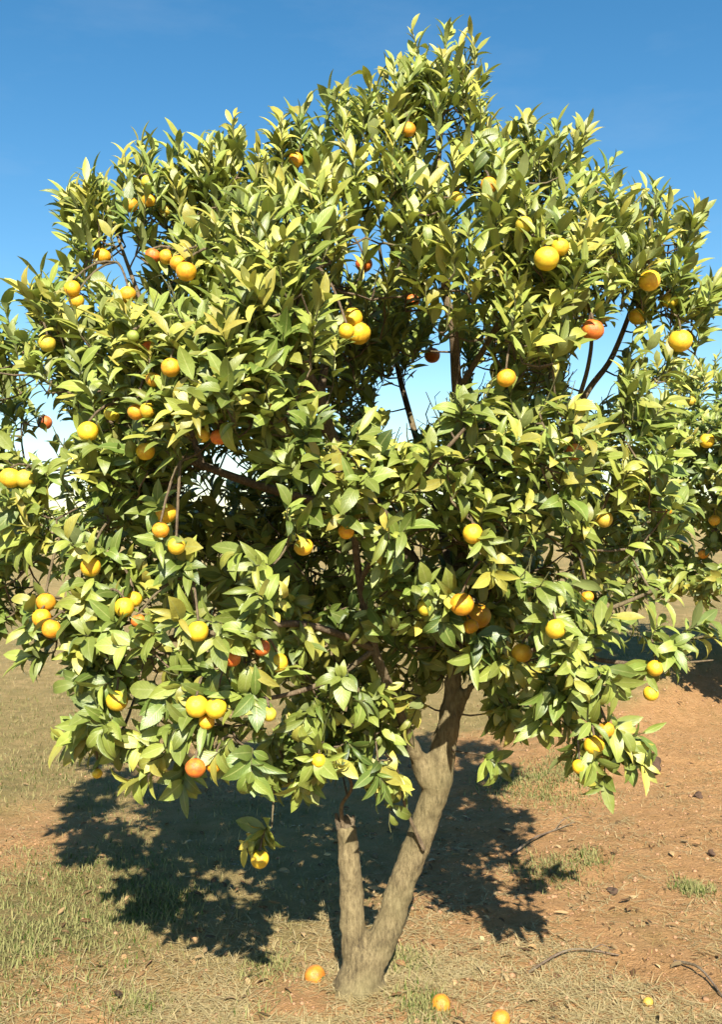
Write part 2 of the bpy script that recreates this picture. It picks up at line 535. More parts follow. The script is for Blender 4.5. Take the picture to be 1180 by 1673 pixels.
# ------------------------------------------------------------------ fruit shapes
def fruit_mesh(k):
    V, Fc = [], []
    nu, nv = 20, 13
    for j in range(nv):
        th = math.pi * j / (nv - 1)
        for i in range(nu):
            ph = 2 * math.pi * i / nu
            r = 1 + 0.018 * math.sin(3 * ph + k) * math.sin(th) + 0.012 * math.sin(5 * th + k)
            z = math.cos(th) * (0.93 + 0.03 * k) - 0.07 * math.exp(-(th / 0.3) ** 2) + 0.05 * math.exp(-((math.pi - th) / 0.22) ** 2)
            V.append((r * math.sin(th) * math.cos(ph) + 1e-4 * math.cos(ph), r * math.sin(th) * math.sin(ph) + 1e-4 * math.sin(ph), z))
    for j in range(nv - 1):
        for i in range(nu):
            i2 = (i + 1) % nu
            Fc.append((j * nu + i, (j + 1) * nu + i, (j + 1) * nu + i2, j * nu + i2))
    return np_mesh('fruit', np.array(V) * 0.5, np.array(Fc), M_FRUIT)
FRUIT_ME = [fruit_mesh(k) for k in range(3)]

def calyx_mesh():
    V = [(0, 0, 0.50)]; Fc = []
    for i in range(10):
        a = 2 * math.pi * i / 10; r = 0.15 if i % 2 == 0 else 0.07
        V.append((r * math.cos(a), r * math.sin(a), 0.455 if i % 2 else 0.462))
    for i in range(10): Fc.append((0, 1 + i, 1 + (i + 1) % 10))
    V, Fc = np.array(V), np.array(Fc)
    return np_mesh('calyx', V, Fc, M_CALYX)
CALYX_ME = calyx_mesh()
FCOL = {'y': (0.82, 0.51, 0.03), 'o': (0.82, 0.38, 0.022), 'r': (0.72, 0.20, 0.03), 'g': (0.30, 0.34, 0.06), 'l': (0.72, 0.52, 0.05)}

def add_fruit(name, loc, dia, kind, parent=None, rot=None):
    o = link(bpy.data.objects.new(name, FRUIT_ME[random.randrange(3)]), parent)
    o.location = loc
    o.scale = (dia, dia, dia)
    o.rotation_euler = rot if rot is not None else (random.uniform(-.4, .4), random.uniform(-.4, .4), random.uniform(0, 6))
    c = FCOL[kind]
    j = random.uniform(0.86, 1.1)
    j *= 0.84
    o.color = (min(1, c[0] * j), c[1] * random.uniform(0.9, 1.1) * j, c[2] * .8, 1)
    k = link(bpy.data.objects.new('calyx', CALYX_ME), o)
    return o

# ------------------------------------------------------------------ the citrus tree builder
def px_world(px, py, d):
    return np.array([(px - CX) / F * d, d, CAMZ - (py - HY) / F * d])

def project(P):
    return CX + F * P[:, 0] / P[:, 1], HY - F * (P[:, 2] - CAMZ) / P[:, 1]

def cut_holes(P, holes):
    # openings in the crown: right through it, or (given a depth) pockets only as deep as that
    keep = np.ones(len(P), bool)
    if holes:
        u, v = project(P)
        for (hx, hy, rx, ry, rot, *deep) in holes:
            c, s = math.cos(rot), math.sin(rot)
            du, dv = u - hx, v - hy
            out = (((du * c + dv * s) / rx) ** 2 + ((-du * s + dv * c) / ry) ** 2) > 1
            keep &= (out | (P[:, 1] > deep[0])) if deep else out
    return keep

def raster(O, R, S, wpx=1180, hpx=1673, sc=0.5):
    """id and depth of the leaf seen at each photo pixel (coarse), and how many pixels of each leaf show"""
    w, h = int(wpx * sc), int(hpx * sc)
    zb = np.full((h, w), 1e9); ib = np.full((h, w), -1, int)
    for i in range(len(O)):
        sv = SHAPES[S[i]][0]
        q = O[i] + sv[[1, 9, 19, 11]] @ R[i].T
        if q[:, 1].min() < 0.3: continue
        u = (CX + F * q[:, 0] / q[:, 1]) * sc; v = (HY - F * (q[:, 2] - CAMZ) / q[:, 1]) * sc
        x0, x1, y0, y1 = max(0, int(u.min())), min(w, int(u.max()) + 2), max(0, int(v.min())), min(h, int(v.max()) + 2)
        if x1 <= x0 or y1 <= y0: continue
        X, Y = np.meshgrid(np.arange(x0, x1) + .5, np.arange(y0, y1) + .5)
        ins = np.zeros(X.shape, bool)
        for tri in ((0, 1, 2), (0, 2, 3)):
            a, b, c = tri
            e = [(u[q2] - u[q1]) * (Y - v[q1]) - (v[q2] - v[q1]) * (X - u[q1]) for q1, q2 in ((a, b), (b, c), (c, a))]
            ins |= ((e[0] >= 0) & (e[1] >= 0) & (e[2] >= 0)) | ((e[0] <= 0) & (e[1] <= 0) & (e[2] <= 0))
        d = q[:, 1].mean()
        sub = zb[y0:y1, x0:x1]
        k = ins & (sub > d)
        sub[k] = d
        ib[y0:y1, x0:x1][k] = i
    cnt = np.bincount(ib[ib >= 0], minlength=len(O))
    return zb, ib, cnt

def build_tree(name, label, group, base, lobes, limbs, trunk_paths, fruits, holes, centre, leaf_len, n_leaf_parts=300, per_lobe=1.0, stub=None, topz=2.3):
    root = link(bpy.data.objects.new(name, None))
    root.location = base
    root.empty_display_size = 0.2
    tag(root, label, 'citrus tree', group)
    bvec = np.array(base)
    loc = lambda p: np.asarray(p) - bvec
    # trunk: joined by a fine remesh so that the forks flow into one another
    bm = closed_tubes_bm([(loc(P), Rr) for P, Rr in trunk_paths])
    me = bpy.data.meshes.new('trunk'); bm.to_mesh(me); bm.free()
    me.materials.append(M_BARK)
    trunk = link(bpy.data.objects.new('trunk', me), root)
    rm = trunk.modifiers.new('remesh', 'REMESH'); rm.mode = 'VOXEL'; rm.voxel_size = 0.0085; rm.use_smooth_shade = True
    sm = trunk.modifiers.new('smooth', 'SMOOTH'); sm.factor = 0.5; sm.iterations = 5
    tx = bpy.data.textures.new('bark_relief', 'CLOUDS'); tx.noise_scale = 0.05; tx.noise_depth = 3
    dp = trunk.modifiers.new('relief', 'DISPLACE'); dp.texture = tx; dp.strength = 0.018; dp.mid_level = 0.5; dp.texture_coords = 'LOCAL'
    # skeleton nodes from the limbs
    nodes, par, isl = [], [], []
    for P, Rr in limbs:
        for k in range(len(P)):
            nodes.append(P[k]); par.append(-1); isl.append(True)
        m = tube_np([(loc(P), Rr)], 9)
        me = np_mesh('branch', m[0], m[1], M_LIMB)
        link(bpy.data.objects.new('branch', me), root)
    for P, Rr in trunk_paths:
        if P is stub: continue
        for k in range(len(P) // 2, len(P)): nodes.append(P[k]); par.append(-1); isl.append(True)
    # shoots
    L = Leaves()
    shoots = []
    for (c, r, yel, cnt) in lobes:
        out0 = unit(c - centre)
        for _ in range(max(1, int(round(cnt * per_lobe)))):
            v = unit(RNG.normal(size=3)); v = unit(v + 0.35 * out0)
            p = c + v * r * RNG.uniform(0.25, 1.0) ** 0.6
            upw = sstep(topz - 1.3, topz + 0.3, p[2])
            s = unit(0.55 * v + 0.6 * out0 + np.array([0, 0, 0.25 + 2.0 * upw]) + 0.33 * RNG.normal(size=3))
            shoots.append((p, s, upw, yel))
    shoots = [s for s in shoots]
    keep = cut_holes(np.array([s[0] for s in shoots]), holes)
    shoots = [s for s, k in zip(shoots, keep) if k]
    NP = np.array(nodes)
    order = np.argsort([np.min(np.linalg.norm(NP - s[0], axis=1)) for s in shoots])
    nodes_a = np.zeros((len(nodes) + len(shoots) * 9, 3)); nn = len(nodes); nodes_a[:nn] = NP
    twigs, green = [], []
    for i in order:
        p, s, upw, yel = shoots[i]
        ln = RNG.uniform(0.07, 0.17) * (0.8 + 0.5 * upw) * leaf_len / 0.11
        d = np.linalg.norm(nodes_a[:nn] - p, axis=1) + 0.35 * np.maximum(0, nodes_a[:nn, 2] - p[2])
        j = int(np.argmin(d))
        q = nodes_a[j]
        dist = np.linalg.norm(p - q)
        if dist > 0.015:
            n = int(np.clip(dist / 0.06, 2, 7))
            t = np.linspace(0, 1, n + 1)[:, None]
            midp = (p + q) / 2 + np.array([0, 0, -0.12 * dist]) + RNG.normal(size=3) * 0.05 * dist
            P = (1 - t) ** 2 * q + 2 * t * (1 - t) * midp + t ** 2 * p
            twigs.append((loc(P), np.linspace(0.0026 + 0.009 * min(dist, .5), 0.0022, n + 1)))
            nodes_a[nn:nn + n] = P[1:]; nn += n
        tip = p + s * ln
        bow = RNG.normal(size=3) * 0.12 * ln
        t = np.linspace(0, 1, 4)[:, None]
        SP = p + s * ln * t + bow * (t * (1 - t) * 4)
        green.append((loc(SP), np.array([0.0022, 0.0020, 0.0017, 0.0012])))
        u = unit(np.cross(s, RNG.normal(size=3))); w = np.cross(s, u)
        nl = int(RNG.integers(8, 14))
        ph = RNG.uniform(0, 6.28)
        base_t = np.clip(RNG.normal(0.53 + 0.15 * upw, 0.15), 0.04, 0.84)
        for k in range(nl):
            tt = (k + 0.4) / nl
            o = p + s * ln * tt + bow * (tt * (1 - tt) * 4)
            ph += 2.4 + RNG.normal() * 0.3
            r = math.cos(ph) * u + math.sin(ph) * w
            th = math.radians(RNG.normal(62, 12) * (1 - 0.45 * tt) * (1 - 0.36 * upw))
            a = math.cos(th) * s + math.sin(th) * r
            a = a + np.array([0, 0, -0.22 * (1 - upw)]) * RNG.uniform(0, 1.6)
            nrm = 0.7 * s - 0.25 * r + RNG.normal(size=3) * 0.28 + 0.75 * np.array(sun_dir)     # leaves turn their faces to the light
            l = leaf_len * RNG.uniform(0.6, 1.32) * (1 - 0.25 * abs(tt - 0.45))
            sh = random.choice(NARROW) if random.random() < 0.25 + 0.6 * upw else random.choice(BROAD)
            tn = base_t + RNG.normal() * 0.07 + (0.10 if tt > 0.75 else 0)
            if random.random() < yel: tn = RNG.uniform(0.75, 1.0)
            L.add(o, a, nrm, l, sh, float(np.clip(tn, 0, 1)), RNG.uniform(0, 1))
    O, R, S, T, B = L.pack()
    k = cut_holes(O + R[:, :, 1] * 0.5, holes)
    O, R, S, T, B = O[k], R[k], S[k], T[k], B[k]
    zb, ib, cnt = raster(O, R, S)
    # fruit sit on the crown's outer face; leaves that would cover one are pushed out of the way (dropped)
    drop = np.zeros(len(O), bool)
    for (fx, fy, dia, kind, deep) in fruits:
        x0, x1, y0, y1 = [int(v * 0.5) for v in (fx - dia / 2, fx + dia / 2, fy - dia / 2, fy + dia / 2)]
        win = zb[max(0, y0):max(1, y1) + 1, max(0, x0):max(1, x1) + 1]
        win = win[win < 1e8] if win.size else win
        d = float(np.percentile(win, 25)) + deep if win.size > 3 else bvec[1] - 0.15 + deep
        wd = dia * .94 * d / F
        c = px_world(fx, fy, d)
        o = add_fruit('fruit', loc(c), wd, kind, root)
        if deep < 0.06:
            ctr = O + R[:, :, 1] * 0.5
            u, v = project(ctr)
            rr = np.hypot(u - fx, v - fy)
            drop |= (rr < dia * (0.46 if deep <= 0 else 0.25)) & (ctr[:, 1] < d + wd * 0.4)
            tips = O + R[:, :, 1] * 0.85
            u, v = project(tips)
            drop |= (np.hypot(u - fx, v - fy) < dia * 0.28) & (tips[:, 1] < d)
        drop |= np.linalg.norm(O + R[:, :, 1] * 0.5 - c, axis=1) < wd * 0.45
        top = c + np.array([0, 0, wd * 0.47])
        dd = np.linalg.norm(nodes_a[:nn] - (top + np.array([0, 0.02, 0.06])), axis=1) + 0.6 * np.maximum(0, top[2] - nodes_a[:nn, 2])
        q = nodes_a[int(np.argmin(dd))]
        t = np.linspace(0, 1, 5)[:, None]
        midp = (top + q) / 2 + np.array([0, 0, 0.04])
        twigs.append((loc((1 - t) ** 2 * q + 2 * t * (1 - t) * midp + t ** 2 * top), np.linspace(0.0042, 0.0030, 5)))
    k = ~drop
    O, R, S, T, B = O[k], R[k], S[k], T[k], B[k]
    zb, ib, cnt = raster(O, R, S)
    big = np.argsort(-cnt)[:n_leaf_parts]
    big = big[cnt[big] > 12]
    for i in big:
        o = link(bpy.data.objects.new('leaf', leaf_me(int(S[i]), T[i], B[i])), root)
        mtx = Matrix([list(R[i][r]) + [O[i][r] - bvec[r]] for r in range(3)] + [[0, 0, 0, 1]])
        o.matrix_local = mtx
    rest = np.ones(len(O), bool); rest[big] = False
    me = leaves_mesh('crown', O[rest] - bvec, R[rest], S[rest], T[rest], B[rest], M_LEAF)
    tag(link(bpy.data.objects.new('crown', me), root), kind='stuff')
    m = tube_np(twigs, 5)
    tag(link(bpy.data.objects.new('twigs', np_mesh('twigs', m[0], m[1], M_LIMB)), root), kind='stuff')
    m = tube_np(green, 4)
    tag(link(bpy.data.objects.new('green_shoots', np_mesh('green_shoots', m[0], m[1], M_TWIG)), root), kind='stuff')
    print(name, 'leaves', len(O), 'parts', len(big), 'shoots', len(shoots))
    return root

# ------------------------------------------------------------------ the main tree
D0 = 3.13
def Q(px, py, off=0.0): return px_world(px, py, D0 + off)
def path(pts, n=6):
    return smooth_path([Q(p[0], p[1], p[2]) for p in pts], [p[3] for p in pts], n)

stub_path = path([(586, 1580, 0, .052), (577, 1520, 0, .040), (574, 1450, .005, .039), (571, 1400, .01, .036), (566, 1345, .015, .029)])
TRUNK = [
    path([(566, 1672, .03, .100), (574, 1640, .01, .086), (586, 1605, 0, .073), (596, 1570, 0, .070), (608, 1550, 0, .056)]),
    path([(660, 1672, -.02, .03), (630, 1640, -.01, .038), (605, 1600, 0, .045)]),
    path([(585, 1690, -.13, .03), (585, 1655, -.07, .042), (588, 1610, -.02, .05)]),
    path([(560, 1655, -.06, .05), (575, 1620, -.03, .055), (590, 1585, 0, .06)]),
    path([(488, 1672, .05, .03), (535, 1640, .03, .042), (580, 1600, .02, .055)]),
    stub_path,
    path([(610, 1560, 0, .054), (636, 1505, 0, .046), (657, 1440, 0, .044), (682, 1375, 0, .043), (703, 1320, 0, .043), (714, 1275, 0, .049), (722, 1235, 0, .043),
          (731, 1190, 0, .037), (738, 1150, 0, .031), (742, 1105, 0, .025), (744, 1070, .02, .024)]),
    path([(716, 1290, 0, .045), (700, 1262, -.005, .044), (684, 1240, -.01, .030), (668, 1205, -.05, .019), (658, 1178, -.08, .015)]),
    path([(748, 1170, 0, .02), (764, 1130, -.03, .012), (800, 1095, -.12, .010)]),
]
LIMBS = [path(p) for p in (
    [(660, 1182, -.08, .016), (640, 1130, -.15, .015), (612, 1060, -.22, .014), (590, 960, -.28, .012), (580, 870, -.36, .010), (590, 780, -.45, .007)],
    [(744, 1075, .02, .025), (748, 1000, .06, .023), (757, 880, .06, .021), (762, 760, .02, .019), (748, 640, -.05, .017), (742, 545, -.14, .015), (728, 470, -.16, .012), (715, 330, -.08, .009), (725, 180, 0, .005)],
    [(744, 1075, .02, .024), (700, 960, .15, .022), (625, 840, .1, .021), (546, 722, -.06, .022), (522, 650, -.16, .019), (492, 590, -.22, .014), (430, 480, -.15, .010), (370, 380, -.05, .006)],
    [(522, 650, -.16, .014), (540, 540, -.1, .011), (560, 400, 0, .009), (560, 250, 0, .005)],
    [(746, 1050, .03, .020), (830, 930, .1, .018), (900, 780, .12, .014), (955, 650, .1, .011), (1004, 578, .08, .009), (1050, 450, .05, .007), (1070, 330, .05, .004)],
    [(940, 670, .1, .008), (962, 600, .06, .007), (968, 530, .0, .006), (950, 420, -.1, .005)],
    [(800, 1095, -.12, .011), (870, 1060, -.25, .010), (960, 1010, -.33, .008), (1020, 985, -.36, .006), (1080, 960, -.36, .004)],
    [(880, 1058, -.26, .008), (960, 1075, -.36, .007), (1060, 1085, -.4, .005), (1165, 1078, -.4, .0016)],
    [(625, 840, .1, .016), (480, 810, -.1, .014), (330, 760, -.2, .012), (200, 700, -.22, .009), (70, 620, -.15, .005)],
    [(612, 1060, -.22, .011), (500, 1020, -.38, .010), (380, 1030, -.5, .009), (260, 1045, -.52, .007), (130, 1030, -.48, .004)],
    [(588, 950, -.28, .009), (640, 860, -.52, .008), (700, 770, -.66, .006), (760, 700, -.72, .004)],
    [(330, 760, -.2, .010), (275, 600, -.22, .009), (225, 480, -.12, .007), (185, 370, -.05, .004)],
    [(750, 980, .07, .018), (705, 800, .5, .014), (650, 600, .7, .011), (620, 400, .55, .006)],
    [(757, 880, .06, .015), (860, 730, .5, .012), (930, 560, .65, .009), (940, 400, .5, .005)],
    [(700, 960, .15, .015), (520, 830, .5, .012), (380, 660, .7, .010), (310, 470, .5, .005)],
    [(612, 1060, -.22, .009), (540, 1110, -.3, .008), (440, 1140, -.42, .006), (330, 1140, -.55, .004)],
    [(748, 640, -.05, .010), (820, 520, -.3, .008), (880, 400, -.3, .005)],
    [(762, 760, .02, .010), (840, 740, -.4, .008), (900, 700, -.6, .005)],
    [(692, 1385, -.05, .007), (664, 1320, -.10, .005), (648, 1255, -.2, .004), (630, 1230, -.35, .003)],
    [(562, 1352, 0, .008), (558, 1315, -.03, .006), (575, 1280, -.08, .005), (545, 1230, -.2, .004)],
)]
LB = [  # px, py, radius px, depth offset, yellow share, shoots
 (720, 110, 70, 0, .02, 16), (745, 190, 85, -.1, .02, 15), (655, 150, 55, -.05, .02, 9), (610, 215, 80, -.1, .02, 14), (545, 170, 45, .1, .02, 7), (850, 235, 80, 0, .02, 13), (920, 235, 60, .1, .02, 10),
 (770, 300, 85, -.35, .05, 13), (660, 320, 90, -.45, .03, 14), (840, 350, 85, -.45, .06, 13), (480, 250, 75, -.1, .02, 12), (405, 265, 70, 0, .02, 11), (350, 265, 50, .05, .02, 7), (300, 330, 70, 0, .03, 11), (210, 330, 70, -.1, .05, 11),
 (165, 362, 52, .0, .03, 9), (375, 400, 95, -.45, .02, 15), (500, 370, 95, -.55, .02, 15), (590, 330, 80, -.4, .02, 10), (172, 452, 66, -.15, .04, 10), (960, 330, 75, -.2, .03, 12), (1040, 290, 48, 0.1, .02, 8), (1100, 300, 42, 0.1, .02, 7), (1045, 380, 65, -.05, .03, 10),
 (1110, 430, 52, 0, .04, 9), (995, 460, 70, -.25, .03, 10), (760, 430, 85, -.5, .04, 12), (880, 480, 80, -.45, .03, 12), (450, 500, 95, -.65, .02, 14), (330, 520, 75, -.5, .03, 10), (110, 560, 70, -.2, .03, 11), (40, 590, 55, -.1, .03, 8), (190, 570, 65, -.35, .03, 9), (410, 600, 80, -.6, .03, 12),
 (310, 640, 75, -.5, .04, 10), (240, 690, 65, -.5, .05, 9), (130, 640, 60, -.3, .03, 8), (30, 620, 60, -.2, .03, 7), (1075, 530, 52, -.05, .08, 8), (1050, 620, 45, -.05, .05, 6), (840, 560, 60, -.35, .05, 8), (650, 440, 60, -.35, .02, 7), (560, 460, 60, -.45, .02, 7),
 (755, 690, 70, -.72, .04, 10), (880, 695, 70, -.65, .04, 10), (990, 705, 75, -.4, .06, 10), (700, 780, 70, -.74, .06, 9), (520, 775, 75, -.8, .30, 11), (590, 800, 60, -.78, .30, 8), (870, 790, 80, -.7, .35, 11), (960, 810, 80, -.5, .15, 10), (630, 860, 65, -.7, .25, 8), (790, 880, 70, -.65, .15, 9), (1040, 800, 60, -.3, .08, 7),
 (110, 830, 80, -.45, .05, 11), (40, 900, 75, -.4, .06, 10), (255, 800, 60, -.55, .06, 8), (200, 890, 65, -.5, .06, 8), (150, 960, 60, -.5, .06, 7), (340, 930, 65, -.65, .03, 7), (450, 880, 55, -.75, .04, 7), (470, 970, 60, -.78, .04, 7), (400, 1010, 50, -.75, .05, 6), (625, 1000, 48, -.62, .08, 6), (700, 960, 50, -.6, .05, 5), (860, 980, 52, -.55, .03, 7), (900, 890, 60, -.5, .06, 7),
 (300, 1060, 65, -.65, .05, 8), (200, 1050, 60, -.55, .05, 8), (120, 1050, 48, -.5, .05, 6), (470, 1060, 48, -.75, .05, 6), (540, 1110, 52, -.75, .04, 7), (420, 1170, 60, -.75, .05, 7), (330, 1140, 50, -.7, .04, 6), (200, 1140, 48, -.55, .06, 6), (190, 1210, 42, -.4, .03, 5), (280, 1210, 45, -.5, .05, 5), (540, 1200, 50, -.72, .05, 6), (610, 1220, 42, -.6, .10, 6), (480, 1230, 40, -.6, .15, 5), (635, 1280, 26, -.55, .10, 4),
 (955, 1060, 58, -.5, .02, 8), (885, 1080, 45, -.45, .03, 5), (940, 1180, 50, -.45, .06, 7), (990, 1215, 36, -.4, .10, 4), (880, 1150, 42, -.3, .05, 4), (1030, 1000, 42, -.35, .05, 3), (1095, 1055, 36, -.35, .08, 2), (1010, 900, 50, -.25, .08, 5), (790, 1050, 45, -.3, .03, 4), (15, 1010, 30, -.4, .03, 3), (20, 780, 60, -.25, .04, 6),
 (470, 870, 60, .15, .03, 7), (600, 930, 60, .2, .03, 7), (540, 1000, 60, .2, .03, 6), (-25, 860, 70, -.35, .05, 8), (-30, 750, 65, -.2, .04, 8), (0, 940, 50, -.4, .05, 6),
 (-15, 680, 60, -.1, .03, 8), (10, 830, 60, -.25, .05, 8), (5, 985, 45, -.35, .05, 6), (70, 790, 60, .3, .03, 8), (20, 700, 55, .45, .02, 8), (30, 900, 60, .2, .04, 7), (545, 800, 60, .1, .04, 6), (510, 900, 70, .1, .03, 7),
 (450, 545, 85, -.75, .03, 13), (350, 590, 75, -.75, .03, 11), (255, 600, 65, -.62, .04, 9), (400, 665, 85, -.8, .04, 12), (300, 705, 75, -.72, .05, 10), (520, 620, 45, -.55, .04, 5), (850, 585, 65, -.55, .05, 9), (930, 520, 65, -.5, .04, 8), (470, 720, 65, -.72, .08, 8), (180, 760, 60, -.5, .05, 8), (1066, 1068, 22, -.4, .05, 2),
 (440, 1345, 16, -.55, .10, 2), (810, 1140, 40, -.05, .05, 4), (690, 1130, 40, .15, .05, 4), (720, 870, 50, -.5, .1, 5), (570, 960, 45, -.5, .05, 4),
]
lobes = []
for (a, b, r, off, yl, c) in LB:
    if b < 440: b += 115 if a > 1000 else (82 if a > 800 else (66 if a > 320 else 42))
    if a < 110: off += .25
    if 500 < a < 1000 and 660 < b < 900: off += .16
    if 430 < a < 830 and b > 930: off = max(off, -.30 if b < 1150 else -.2)
    d = D0 + off
    lobes.append((px_world(a, b, d), r * d / F, yl * .6, c * (.8 if ((a - 480) / 170) ** 2 + ((b - 860) / 150) ** 2 < 1 else 1)))
# the crown's far side and its inside
for _ in range(185):
    while True:
        v = RNG.uniform(-1, 1, 3)
        if np.linalg.norm(v) < 1 and v[1] > -0.25: break
    c = np.array([0.06 + 0.90 * v[0], D0 + 0.1 + 0.95 * v[1], 1.72 + 0.92 * v[2] - 0.10 * max(0, v[1])])
    if c[2] > 2.45 - 0.5 * abs(c[0]) and c[1] > D0 + .4: c[2] -= 0.25
    lobes.append((c, 0.17, .02, 7))
HOLES = [(712, 628, 60, 40, -.9), (665, 692, 56, 26, -.35), (968, 606, 46, 56, .3), (60, 735, 44, 18, .15), (1015, 545, 22, 30, .3), (640, 650, 30, 26, 0), (1075, 590, 20, 20, 0), (385, 765, 18, 20, 0), (330, 800, 16, 14, 0), (728, 1215, 62, 120, .25), (600, 1420, 70, 90, 0), (562, 1305, 48, 48, 0), (790, 620, 20, 40, .2)]
HOLES += [(x_, y_, rx_, ry_, r_, D0 - .12) for (x_, y_, rx_, ry_, r_) in ((235, 458, 62, 30, .2), (640, 590, 85, 58, -.3), (600, 425, 42, 34, 0), (415, 840, 55, 62, .3), (550, 935, 62, 52, .2), (60, 690, 62, 34, .1), (335, 750, 30, 36, 0), (655, 1065, 58, 40, 0),
          (815, 1000, 44, 36, 0), (700, 905, 44, 30, .4), (395, 1085, 46, 30, 0), (885, 915, 44, 34, .2), (360, 960, 32, 30, 0), (255, 1100, 34, 26, 0), (690, 250, 30, 22, .2), (940, 620, 60, 30, 0), (560, 700, 40, 26, 0), (120, 800, 34, 26, 0), (860, 640, 40, 24, 0), (1010, 870, 44, 26, 0), (190, 400, 30, 20, 0), (470, 1130, 26, 22, 0))]
FR = [(668, 208, 26, 'o', .02), (483, 258, 26, 'o', .02), (240, 295, 25, 'l', .03), (211, 332, 27, 'o', .02), (241, 325, 24, 'o', .02), (268, 342, 22, 'l', .03), (165, 417, 31, 'o', 0), (248, 416, 27, 'r', .03), (271, 418, 28, 'o', .02), (289, 428, 28, 'o', .01),
      (303, 442, 36, 'o', 0), (116, 470, 29, 'o', 0), (123, 490, 27, 'y', .02), (207, 480, 30, 'o', .03), (574, 518, 40, 'y', -.12), (586, 543, 42, 'y', -.14), (566, 540, 28, 'y', -.09), (895, 421, 44, 'y', 0), (917, 402, 32, 'y', 0), (858, 365, 30, 'l', .02), (1064, 457, 38, 'y', 0), (1097, 490, 28, 'l', .02),
      (1043, 516, 30, 'y', .01), (970, 538, 40, 'r', 0), (1114, 556, 42, 'y', 0), (707, 580, 28, 'r', .12), (828, 617, 34, 'o', .03), (278, 600, 34, 'o', 0), (250, 620, 28, 'o', .02), (236, 564, 34, 'r', .05), (216, 548, 22, 'g', 0), (182, 675, 28, 'l', .01), (222, 672, 31, 'o', .02), (240, 670, 28, 'y', .01),
      (143, 705, 36, 'y', 0), (237, 737, 33, 'y', 0), (331, 711, 26, 'l', .02), (357, 714, 30, 'r', .03), (72, 690, 26, 'r', .10), (445, 660, 22, 'o', .04), (16, 781, 38, 'y', 0), (40, 782, 34, 'l', .02), (271, 838, 38, 'y', .01), (262, 866, 30, 'o', .02), (288, 892, 31, 'y', 0), (496, 893, 34, 'y', .01), (566, 868, 28, 'o', .03),
      (773, 872, 36, 'y', 0), (940, 738, 30, 'r', .05), (988, 848, 30, 'l', .01), (148, 926, 35, 'y', 0), (75, 984, 35, 'o', 0), (68, 1009, 33, 'o', .01), (84, 1027, 33, 'o', .01), (203, 992, 35, 'y', 0), (219, 979, 28, 'y', .02), (226, 1014, 25, 'r', .03), (324, 1031, 37, 'y', 0), (755, 987, 42, 'o', -.08), (782, 1006, 44, 'o', -.10),
      (696, 992, 30, 'l', .01), (769, 1023, 28, 'o', .03), (908, 1027, 36, 'y', 0), (853, 1066, 36, 'y', 0), (455, 1082, 34, 'y', .01), (428, 1058, 30, 'r', .08), (380, 1075, 30, 'r', .09), (322, 1153, 40, 'y', 0), (353, 1156, 38, 'y', 0), (338, 1178, 28, 'y', .02), (192, 1144, 38, 'y', .01), (1070, 1091, 29, 'y', 0), (1063, 1132, 27, 'y', .01),
      (521, 1241, 25, 'y', .01), (320, 1253, 36, 'r', .02), (350, 1249, 27, 'o', .02), (160, 1262, 18, 'y', 0), (970, 1216, 36, 'y', .01), (990, 1191, 28, 'o', .02), (946, 1251, 26, 'y', .01), (425, 1401, 32, 'y', 0), (440, 1166, 26, 'l', .02), (800, 300, 30, 'o', .04), (745, 322, 26, 'l', .04), (960, 975, 22, 'o', .04), (500, 1012, 22, 'l', .03), (75, 560, 30, 'l', .02), (595, 430, 30, 'r', .10), (675, 490, 24, 'r', .10)]
bx, by, bz = ground_at(585, 1632)
tree = build_tree('citrus_tree', 'fruit-laden citrus tree with forked tan trunk and a pruned stub stem', 'citrus trees of the orchard', (bx, D0, bz), lobes, LIMBS, TRUNK, FR, HOLES,
                  np.array([0.0, D0 + 0.05, 1.55]), 0.083, stub=stub_path, per_lobe=1.6)
# the sawn, split top of the pruned stem
cb = closed_tubes_bm([path([(566, 1349, .012, .024), (564, 1338, .015, .023), (561, 1331, .018, .012)], 3), path([(572, 1352, .01, .013), (576, 1338, .01, .009), (578, 1330, .01, .004)], 3), path([(556, 1352, .01, .012), (551, 1336, .01, .008), (550, 1326, .01, .003)], 3)], 9)
cme = bpy.data.meshes.new('cut_end'); cb.to_mesh(cme); cb.free(); cme.materials.append(M_CUT)
co = link(bpy.data.objects.new('cut_end', cme), tree)
co.matrix_local = Matrix.Translation((-bx, -D0, -bz))

# ------------------------------------------------------------------ the next tree of the row
nd = 7.2
nX, nZ = 2.98, float(height(2.98, nd))
cN = np.array([nX, nd, 1.74])
nl = []
for k in range(80):
    v = unit(RNG.normal(size=3)); 
    if v[1] > 0.5: v[1] *= -1
    if v[2] < -0.75: v[2] *= -.5
    nl.append((cN + v * np.array([1.30, 1.15, .92]) * RNG.uniform(.72, 1.0), 0.22, .06, 12))
for k in range(16):
    nl.append((cN + unit(RNG.normal(size=3)) * 0.55, 0.3, .03, 7))
ntr = [smooth_path([(nX, nd, nZ - .08), (nX + .02, nd, nZ + .3), (nX - .03, nd, nZ + .6), (nX - .1, nd, nZ + 1.0)], [.12, .085, .075, .05])]
nlm = []
for k in range(8):
    a = k * 0.785 + .3
    e = cN + np.array([math.cos(a) * .95, math.sin(a) * .9, random.uniform(-.2, .9)])
    s0 = np.array([nX - .05, nd, nZ + .75])
    nlm.append(smooth_path([s0, (s0 + e) / 2 + np.array([0, 0, .12]), e], [.035, .02, .008]))
build_tree('citrus_tree', 'citrus tree farther along the row, its round crown low over dry grass', 'citrus trees of the orchard', (nX, nd, nZ), nl, nlm, ntr,
           [(1157, 720, 26, 'y', 0), (1092, 832, 22, 'o', 0), (1130, 655, 18, 'l', .0), (1168, 850, 20, 'y', 0), (1100, 740, 18, 'o', .02), (1150, 905, 18, 'o', .02)], [], cN, 0.098, n_leaf_parts=220, per_lobe=1.7, topz=nZ + 2.6)

